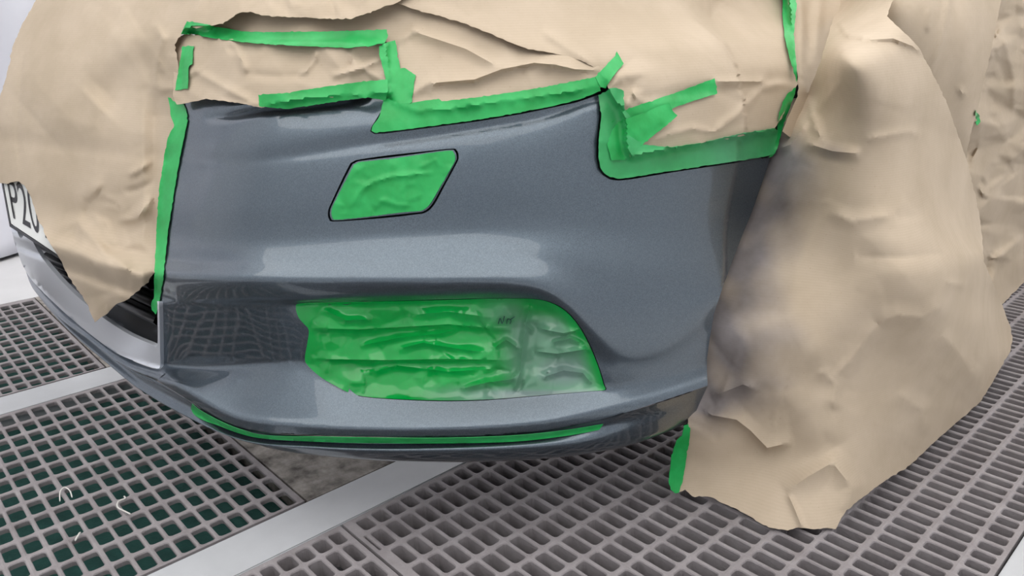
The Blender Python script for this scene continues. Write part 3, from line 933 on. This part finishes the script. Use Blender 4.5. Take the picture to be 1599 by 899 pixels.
B_poly = [(276, 62), (290, 52), (340, 60), (450, 66), (604, 68), (607, 100), (612, 150), (600, 146), (560, 150), (500, 152), (440, 160), (408, 168), (388, 164), (370, 160), (345, 157), (330, 156), (322, 154), (305, 158), (290, 161), (276, 163), (270, 150), (272, 110), (270, 80)]


def D_t(x, y):
    h = waves(x, y, 33, 240, .003) + facets(x, y, 34, 70, .0035)
    h += crease(x, y, [(622, 4), (725, 37), (797, 66), (881, 88), (935, 108)], .006, 16, 'soft')
    h += crease(x, y, [(845, 48), (880, 70), (932, 106)], .008, 14)
    w = np.exp(-(((x - 975) / 45) ** 2 + ((y - 120) / 45) ** 2)); h += w * facets(x, y, 35, 20, .007)
    h += crease(x, y, [(975, 168), (988, 145), (1002, 160)], .008, 10)
    h += crease(x, y, [(1110, 128), (1190, 127), (1195, 133), (1240, 128)], .010, 14)
    h += crease(x, y, [(1192, 133), (1150, 180), (1115, 204)], .008, 14) + crease(x, y, [(1118, 140), (1160, 160), (1190, 135)], -.004, 20)
    h += crease(x, y, [(1100, 202), (1115, 206), (1130, 196)], .005, 7) + crease(x, y, [(1020, 215), (1080, 200), (1110, 205)], .006, 12)
    return t_surf(x, y, .014) - h


D_poly = [(560, -90), (590, -30), (620, 5), (650, 15), (690, 26), (724, 36), (760, 50), (797, 66), (825, 77), (850, 80), (881, 87), (910, 96), (935, 108), (942, 118), (948, 132), (955, 150), (968, 166), (975, 185), (978, 225), (985, 245), (1010, 240), (1100, 222), (1208, 204), (1222, 180), (1236, 150), (1246, 131), (1240, 100), (1234, 50), (1230, 0), (1230, -90)]

sheet('masking_paper', C_poly, C_t, PAPER, 4.5, .5, seed=12, label='creased brown paper above the long green tape, tucked under two larger sheets', cat='masking paper', extra=[C_FOLD, C_FOLD2])
sheet('masking_paper', B_poly, B_t, PAPER, 3.8, .5, seed=22, label='narrow crumpled brown paper strip framed by green tape at the headlight', cat='masking paper')
sheet('masking_paper', A_poly, A_t, PAPER, 4.2, .6, seed=2, label='large smooth brown paper at left, its pointed corner hanging over the grille', cat='masking paper')
sheet('masking_paper', D_poly, D_t, PAPER, 4.5, .5, seed=32, label='brown paper over the wing, ending at the tall thin green tape', cat='masking paper')

# sheets hanging at the wheel and along the side
E_ctrl = xctrl([(1040, 775, 'z', .012), (1110, 787, 'z', .008), (1200, 822, 'z', .004), (1250, 828, 'z', .004), (1305, 826, 'z', .004), (1420, 726, 'z', .006), (1531, 627, 'z', .005), (1584, 541, 'z', .006),
                (1075, 663, 'x', -.475), (1085, 720, 'x', -.478), (1104, 600, 's', -.016), (1108, 520, 's', -.015), (1142, 412, 's', -.014), (1178, 320, 's', -.013), (1205, 246, 's', -.004), (1238, 180, 's', .006), (1262, 150, 's', .012),
                (1275, 90, 's', .035), (1305, 20, 's', .05), (1310, -60, 's', .05), (1400, 50, 'x', -.385), (1400, -60, 'x', -.46), (1440, 85, 'x', -.365), (1380, 110, 'x', -.355), (1320, 90, 'x', -.385), (1500, 220, 'x', -.36), (1535, 370, 'x', -.345), (1470, 250, 'x', -.345),
                (1525, 400, 'x', -.305), (1531, 500, 'x', -.298), (1565, 470, 'x', -.345), (1582, 520, 'x', -.34), (1300, 400, 'x', -.390), (1250, 600, 'x', -.385), (1180, 560, 'x', -.42), (1400, 550, 'x', -.318), (1330, 700, 'x', -.330), (1180, 700, 'x', -.425)])


E_CR = [([(1305, 30), (1322, 55), (1360, 62), (1395, 60), (1425, 72), (1442, 88)], .014, 26, 'fold'),
        ([(1098, 640), (1112, 648), (1150, 655), (1172, 672), (1198, 699), (1238, 690)], .018, 40, 'fold'),
        ([(1227, 768), (1260, 745), (1300, 722), (1330, 760), (1325, 800)], .012, 30, 'ridge'),
        ([(1230, 770), (1243, 800), (1254, 828)], .006, 7, 'ridge'),
        ([(1110, 620), (1160, 600), (1185, 610)], .010, 22, 'ridge'),
        ([(1255, 222), (1300, 236), (1345, 240)], .012, 16, 'ridge'), ([(1262, 150), (1270, 185), (1285, 225)], .010, 16, 'ridge'),
        ([(1350, 218), (1420, 205), (1440, 215)], .005, 14, 'ridge'), ([(1475, 440), (1510, 447)], .006, 14, 'ridge'),
        ([(1470, 520), (1500, 555), (1518, 582), (1529, 570)], .012, 30, 'ridge'), ([(1531, 390), (1531, 500), (1531, 660)], .016, 40, 'ridge'),
        ([(1210, 235), (1235, 225), (1262, 190)], .010, 12, 'ridge'), ([(1275, 175), (1310, 130), (1320, 70)], .010, 22, 'ridge'),
        ([(1370, 505), (1400, 492), (1440, 495), (1480, 470)], .008, 26, 'ridge'), ([(1300, 590), (1330, 560), (1370, 505)], .007, 24, 'ridge'),
        ([(1280, 575), (1305, 600), (1300, 640)], .007, 20, 'ridge'), ([(1400, 610), (1440, 640), (1445, 680)], .006, 24, 'ridge'),
        ([(1335, 400), (1400, 402), (1480, 395)], -.006, 30, 'ridge'), ([(1290, 330), (1330, 345), (1400, 335)], .005, 22, 'ridge')]


def E_t(x, y):
    h = waves(x, y, 43, 260, .003) + facets(x, y, 44, 100, .0045) + facets(x, y, 45, 50, .0018)
    for ln, a, w, kd in E_CR: h += crease(x, y, ln, a, w, kd)
    h += crease(x, y, [(1440, 84), (1465, 140), (1490, 200), (1520, 290), (1532, 400)], .006, 30, 'soft')
    h += crease(x, y, [(1165, 640), (1200, 606), (1260, 640), (1300, 700)], .010, 40, 'soft') + crease(x, y, [(1120, 540), (1170, 500), (1240, 530), (1300, 575)], .010, 34, 'soft')
    h += facets(x, y, 46, 22, .004) * np.clip((1275 - x) / 40, 0, 1) * np.clip((300 - y) / 60, 0, 1)
    return t_lateral(E_ctrl, x, y) - h


E_poly = [(1310, -70), (1306, -20), (1302, 25), (1292, 60), (1280, 100), (1270, 125), (1262, 145), (1256, 156), (1250, 152), (1238, 154), (1222, 192), (1206, 234), (1192, 254), (1180, 255), (1140, 370), (1105, 450), (1090, 520), (1085, 600), (1076, 640), (1074, 663), (1068, 690), (1060, 768), (1070, 764), (1078, 772), (1085, 776), (1092, 774), (1105, 775), (1118, 779), (1130, 786), (1145, 792), (1160, 800), (1175, 808), (1188, 817), (1200, 823), (1215, 826), (1230, 828), (1242, 824), (1254, 824), (1268, 826), (1290, 824), (1305, 826), (1312, 812), (1322, 796), (1345, 778), (1380, 752), (1421, 726), (1470, 680), (1500, 654), (1531, 627), (1548, 600), (1562, 575), (1578, 548), (1581, 530), (1578, 510), (1570, 490), (1560, 465), (1548, 435), (1536, 408), (1535, 385), (1531, 345), (1522, 300), (1508, 245), (1494, 205), (1478, 160), (1462, 125), (1446, 95), (1436, 76), (1420, 58), (1400, 40), (1385, 25), (1395, 0), (1400, -70)]


def over_E(x, y):
    rng = np.random.default_rng(5)
    d, _, _ = polydist([(1205, 240), (1180, 320), (1142, 412), (1115, 490), (1106, 560), (1104, 620)], x, y)
    wl = np.interp(y, [200, 260, 330, 420, 520, 600, 650], [50, 100, 90, 85, 125, 130, 60])
    a = np.clip(1.4 - 1.2 * d / wl, 0, 1) ** 1.0
    b = np.exp(-(((x - 1190) / 55) ** 2 + ((y - 520) / 34) ** 2)) * .75
    c = np.exp(-(((x - 1290) / 30) ** 2 + ((y - 240) / 16) ** 2)) * .55 + np.exp(-(((x - 1180) / 40) ** 2 + ((y - 625) / 22) ** 2)) * .5
    w = .9 + .2 * waves(x, y, 9, 60, 1, 4)
    return np.clip(np.maximum(a, np.maximum(b, c)) * w, 0, .92)


F_ctrl = xctrl([(1228, -60, 's', .014), (1236, 60, 's', .014), (1250, 140, 's', .010), (1280, 60, 's', .012), (1300, -60, 's', .014), (1320, 150, 's', .012), (1400, 0, 'x', -.475), (1400, 300, 'x', -.46), (1500, 0, 'x', -.445), (1510, 250, 'x', -.43), (1563, 0, 'x', -.43), (1500, 400, 'x', -.435)])


def F_t(x, y):
    h = waves(x, y, 53, 200, .003) + facets(x, y, 54, 90, .003)
    h += crease(x, y, [(1515, -60), (1512, 60), (1512, 150), (1508, 260)], .016, 22, 'soft') + crease(x, y, [(1490, -40), (1470, 60), (1450, 120)], .008, 10)
    h += crease(x, y, [(1452, 10), (1448, 50)], .008, 7) + crease(x, y, [(1497, 136), (1506, 152)], .006, 8)
    h += crease(x, y, [(1245, -40), (1252, 40), (1250, 100), (1258, 150)], .012, 10) + crease(x, y, [(1262, 0), (1262, 50), (1270, 100)], -.010, 12)
    h += crease(x, y, [(1283, -40), (1277, 50), (1265, 110)], .008, 12)
    return t_lateral(F_ctrl, x, y) - h


F_poly = [(1226, -90), (1231, 0), (1238, 60), (1246, 120), (1246, 150), (1232, 180), (1222, 205), (1235, 215), (1290, 190), (1400, 330), (1470, 400), (1500, 330), (1508, 255), (1511, 230), (1518, 200), (1528, 165), (1540, 110), (1552, 60), (1563, 0), (1570, -90)]
G_ctrl = xctrl([(1520, -60, 'x', -.46), (1620, -60, 'x', -.44), (1700, 0, 'x', -.43), (1520, 200, 'x', -.45), (1620, 200, 'x', -.43), (1700, 300, 'x', -.43), (1540, 400, 'x', -.44), (1566, 476, 'z', .004), (1600, 443, 'z', .004), (1700, 360, 'z', .004)])


def G_t(x, y):
    h = facets(x, y, 64, 40, .042) + facets(x, y, 65, 18, .015) + waves(x, y, 63, 160, .008)
    h += crease(x, y, [(1560, 30), (1578, 100), (1585, 130), (1580, 200)], .018, 16) + crease(x, y, [(1599, 370), (1560, 400), (1540, 420)], .018, 20)
    fade = np.clip((475 - y - (x - 1565) * -1.0 + 60) / 60, .15, 1)
    return t_lateral(G_ctrl, x, y) - h * fade


G_poly = [(1480, -90), (1480, 100), (1490, 300), (1510, 420), (1540, 470), (1558, 480), (1566, 474), (1584, 456), (1600, 440), (1650, 400), (1720, 345), (1720, -90)]
sheet('masking_paper', G_poly, G_t, PAPER, 3.8, .6, seed=62, label='heavily crumpled brown paper at the far right edge along the car side', cat='masking paper')
sheet('masking_paper', F_poly, F_t, PAPER, 6, .5, seed=52, label='flat upright brown paper behind the big wheel sheet, with a long vertical fold', cat='masking paper')
sheet('masking_paper', E_poly, E_t, PAPER, 4.5, .5, seed=42, label='big brown paper hanging over the wheel to the floor, grey with overspray at its edge', cat='masking paper', attrs={'overspray': over_E}, extra=[c_[0] for c_ in E_CR])

# ------------------------------------------------------------------ green tape
def tape(poly, label, eps=.002, lapn=3, spacing=4, seed=3, h=None, over=None, rag=.4, sheets=True, group=None, base=None):
    f = lambda x, y: (base(x, y) - eps if base else t_all(x, y, eps, sheets)) - (h(x, y) if h else 0)
    return sheet('masking_tape', poly, f, TAPE, spacing, rag, .0004, seed, label, 'masking tape', group, lapn=lapn, register=False,
                 attrs={'overspray': over or (lambda x, y: np.zeros(x.shape))})


fac = lambda s, c, a: (lambda x, y: facets(x, y, s, c, a))
tape([(292, 33), (312, 36), (340, 42), (380, 49), (420, 50), (480, 49.5), (550, 48), (604, 46), (606, 55), (601, 67), (592, 68), (578, 72), (560, 73), (542, 75), (530, 74), (450, 71), (380, 66), (330, 59), (300, 53), (283, 53), (287, 43)],
     'long level green tape strip highest on the left, above the crumpled strip', eps=.009, lapn=5)
tape([(285, 72), (303, 72), (301, 78), (300, 100), (294, 106), (293, 138), (283, 140), (273, 141), (277, 118)], 'short upright green tape piece at the left end of the crumpled strip', eps=.005)
tape([(403, 148), (415, 147), (440, 146), (515, 134), (560, 128), (605, 124), (606, 140), (602, 157), (574, 152), (540, 156), (490, 164), (450, 170), (425, 168), (405, 166), (404, 156)],
     'green tape along the lower edge of the crumpled strip, above the bumper crease', h=fac(71, 22, .0012), eps=.009, lapn=6)
tape([(592, 72), (605, 66), (617, 63), (620, 80), (625, 107), (632, 106), (649, 117), (646, 135), (643, 160), (637, 162), (622, 168), (612, 163), (600, 155), (602, 122), (596, 100), (592, 84)],
     'upright green tape patch at the right end of the crumpled strip', h=fac(72, 20, .0015), eps=.0035)
tape([(600, 152), (625, 162), (645, 160), (685, 154), (690, 158), (760, 150), (850, 136), (925, 121), (934, 119), (938, 142), (905, 155), (862, 166), (820, 174), (750, 186.5), (660, 198.5), (600, 206), (585, 207), (580, 204), (581, 198), (592, 182)],
     'long green tape along the top of the bumper, from the notch rightwards', h=fac(73, 24, .0018), eps=.008, lapn=5)
tape([(929, 120), (945, 104), (958, 90), (963, 80), (966, 85), (972, 96), (974, 99), (962, 113), (952, 127), (946, 138), (938, 136)], 'short green tape flag standing up at the pointed bumper corner', eps=.005, h=fac(74, 16, .0015))
tape([(934, 148), (945, 144), (952, 138), (962, 137), (974, 142), (975, 168), (976, 172), (1000, 200), (1000, 225), (1050, 230), (1100, 222), (1160, 208), (1210, 200), (1215, 204), (1208, 240), (1196, 244), (1150, 251.5), (1050, 266.5), (985, 277), (965, 279), (953, 276.5), (944, 270.5), (937.5, 261), (934.5, 245), (935.5, 215), (939, 180)],
     'broad green tape filling the curved corner of the bumper and running to the right', h=lambda x, y: facets(x, y, 75, 18, .0024) + crease(x, y, [(975, 252), (1040, 235), (1110, 222)], .006, 10, 'fold'), eps=.006, lapn=4,
     over=lambda x, y: np.clip(.25 + .35 * np.exp(-((x - 1140) / 50.) ** 2), 0, 1) * (x > 0))
tape([(975, 172), (1010, 160), (1060, 143), (1116, 122), (1118, 132), (1120, 146), (1100, 152), (1055, 167), (1010, 190), (985, 205), (965, 215), (955, 190)], 'green tape strip slanting up to the right across the wing paper', eps=.006, h=fac(76, 18, .0022))
tape([(965, 190), (1000, 178), (1045, 160), (1052, 175), (1058, 180), (1048, 190), (1020, 212), (995, 232), (975, 250), (955, 250), (948, 225), (955, 205)], 'wider green tape end overlapping the corner below the slanting strip', eps=.008, h=fac(77, 18, .002))
tape([(1222, -60), (1222, 0), (1222, 25), (1226, 60), (1232, 85), (1239, 110), (1244, 128), (1245, 118), (1242, 85), (1240, 50), (1244, 10), (1240, -60)], 'tall thin green tape curving down between the wing paper and the wheel paper', eps=.013, lapn=5, h=fac(78, 18, .002))
tape([(1243, 136), (1230, 146), (1222, 160), (1217, 180), (1213, 205), (1208, 235), (1200, 246), (1206, 244), (1214, 232), (1222, 200), (1232, 172), (1240, 150)], 'narrow twisted green tape at the rear upper corner of the bumper', eps=.006, h=fac(79, 14, .002))
tape([(262, 152), (272, 152), (282, 147), (284, 156), (287, 162), (292, 178), (293, 188), (289, 205), (284, 230), (278, 262), (270, 310), (263, 355), (258, 400), (254, 440), (247, 480), (243, 491), (237, 484), (236, 474), (240, 466), (241, 430), (243, 390), (245, 340), (249, 290), (256, 245), (262, 215), (272, 195), (266, 178), (265, 165)],
     'tall green tape down the left edge of the bumper beside the grille', eps=.0015, lapn=2, sheets=False, h=fac(80, 30, .0012))
tape([(p[0], p[1]) for p in scale_poly(WASH, -3.5)], 'green tape patch over the slanted washer cover in the bumper face', eps=.0015, sheets=False, spacing=3.5, rag=.2, lapn=1,
     h=lambda x, y: facets(x, y, 81, 13, .0016) + crease(x, y, [(550, 322), (562, 300), (580, 285), (610, 276), (650, 272), (676, 270)], .0035, 7) + crease(x, y, [(590, 312), (620, 320), (650, 322)], .002, 6) + crease(x, y, [(655, 262), (680, 250), (690, 262)], .002, 6))
lipt = smooth_poly([(300, 630), (312, 640), (345, 658), (378, 671), (420, 680), (520, 682), (620, 683.5), (700, 683.5), (800, 680), (880, 672), (942, 662)], 5, False)
lipb = smooth_poly([(936, 671), (880, 681), (800, 689.5), (700, 692), (600, 692), (520, 690.5), (420, 685.5), (375, 677), (340, 664), (320, 657), (304, 648), (298, 638)], 5, False)
tape(lipt + lipb, 'thin green tape running along the groove of the lower bumper lip', eps=.001, sheets=False, spacing=3, rag=0, lapn=1)
tape([(1075, 662), (1078, 672), (1076, 690), (1071, 720), (1066, 752), (1060, 769), (1054, 770), (1047, 764), (1044, 752), (1048, 715), (1056, 688), (1065, 680), (1068, 664)], 'green tape along the lower front edge of the hanging wheel paper', eps=.004, h=fac(82, 30, .001), base=E_t)

# green film stretched over the fog-lamp opening


FILM_CR = [([(480, 512), (560, 514), (700, 506), (800, 515)], .013, 26, 'fold'), ([(485, 560), (600, 562), (700, 560), (790, 562)], .013, 24, 'fold'),
           ([(835, 548), (870, 552), (915, 545), (930, 552)], .014, 16, 'fold'), ([(838, 512), (880, 520), (915, 512)], .010, 14, 'fold'),
           ([(560, 540), (620, 528), (690, 520), (720, 512)], .008, 9, 'ridge'), ([(620, 545), (660, 535), (720, 545), (760, 550)], .007, 10, 'ridge'),
           ([(822, 498), (816, 540), (812, 580), (802, 612)], .012, 10, 'ridge'), ([(828, 476), (820, 505), (834, 520)], .010, 8, 'ridge'),
           ([(560, 585), (620, 570), (700, 580), (780, 575)], .006, 12, 'ridge'), ([(720, 607), (760, 597), (800, 592), (816, 577)], .009, 9, 'ridge'),
           ([(845, 590), (880, 578), (910, 582), (925, 600)], .009, 10, 'ridge'), ([(500, 480), (540, 500), (580, 498)], .006, 10, 'ridge'),
           ([(640, 492), (700, 486), (770, 496)], .007, 14, 'ridge'), ([(770, 545), (790, 530), (812, 545)], .008, 8, 'ridge'), ([(860, 535), (890, 528), (912, 538)], .008, 7, 'ridge')]


def film_t(x, y):
    d, _, _ = polydist(film_poly, x, y, True)
    kx = np.clip((x - 500) / 60, 0, 1)
    h = -.014 * np.clip(d / 45, 0, 1) * kx + facets(x, y, 91, 40, .005) + facets(x, y, 92, 18, .003) * np.clip(d / 20, 0, 1)
    tp = np.clip(d / 14, 0, 1)
    for ln, a, w, kd in FILM_CR: h += tp * crease(x, y, ln, a, w, kd)
    h = np.where(x < 560, np.maximum(h, -.05 * kx), h)
    return t_surf(x, y, .002) + .006 * np.clip((x - 530) / 60, 0, 1) - h


def film_over(x, y):
    a = np.clip((x - 770) / 40, 0, 1) * np.clip((y - 475) / 30, 0, 1) * .6
    b = np.exp(-(((x - 880) / 75) ** 2 + ((y - 580) / 45) ** 2)) * .9 + np.exp(-(((x - 790) / 40) ** 2 + ((y - 490) / 22) ** 2)) * .45
    c = np.clip((y - 596) / 16, 0, 1) * np.clip((x - 640) / 150, 0, 1) * .9
    e = np.exp(-(polydist([(830, 467), (882, 485), (920, 538), (945, 608)], x, y)[0] / 14) ** 2)
    return np.clip(np.maximum(np.maximum(a, b), c) * (1 - e), 0, .95)


film = sheet('masking_film', film_poly, film_t, FILM, 3.2, 0, .0004, 90, 'glossy wrinkled green film over the fog lamp opening, grey with overspray at right', 'masking film', register=False, attrs={'overspray': film_over}, extra=[c_[0] for c_ in FILM_CR])


# small green tape ends on the far sheet
tape([(1524, 172), (1528, 178), (1531, 190), (1526, 196), (1522, 186)], 'tiny green tape end peeping out between the far right papers', eps=.012, spacing=3)

# lint caught on the grating
INK = simple('dark_ink', srgb(16, 62, 60), .5)


def fibre(pts, r, label, on=None):
    q = smooth_poly(pts, 6, False); x = np.array([p[0] for p in q]); y = np.array([p[1] for p in q])
    P = pts_at(x, y, on(x, y) - .0008 if on else t_plane(x, y, 2, .001))
    if not on: P[:, 2] += .0015 + .004 * np.sin(np.linspace(0, math.pi, len(P)))
    V = []; Fc = []
    for i in range(len(P)):
        d = P[min(i + 1, len(P) - 1)] - P[max(i - 1, 0)]; d /= np.linalg.norm(d); a = np.cross(d, [0, 0, 1.]); a /= np.linalg.norm(a) + 1e-9; b = np.cross(a, d)
        rr = r * (1 if 0 < i < len(P) - 1 else .4)
        for k in range(6):
            th = k * math.pi / 3; V.append(tuple(P[i] + rr * (a * math.cos(th) + b * math.sin(th))))
    for i in range(len(P) - 1):
        for k in range(6): Fc.append((i * 6 + k, i * 6 + (k + 1) % 6, (i + 1) * 6 + (k + 1) % 6, (i + 1) * 6 + k))
    me = bpy.data.meshes.new('lint'); me.from_pydata(V, [], Fc); me.polygons.foreach_set('use_smooth', [True] * len(Fc))
    if on: me.name = 'ink_mark'; return link('ink_mark', me, INK, film)
    o = link('lint', me, LINT); tag(o, label, 'lint')


fibre([(94, 784), (95, 772), (102, 766), (110, 770), (113, 778)], .0009, 'arched white thread of lint, left one on the lower left grating')
fibre([(204, 804), (196, 802), (185, 797), (186, 788), (196, 782), (194, 776)], .0011, 'curled white thread of lint with a tuft, right one on the lower left grating')
fibre([(118, 846), (123, 842), (126, 833)], .0012, 'short white crumb of lint nearest the bottom of the lower left grating')

# pen scribble on the film
for st in ([(778, 506), (781, 497), (784, 505), (788, 493)], [(791, 506), (793, 498), (798, 500), (796, 506)], [(797, 499), (804, 494)]):
    fibre(st, .0005, None, film_t)
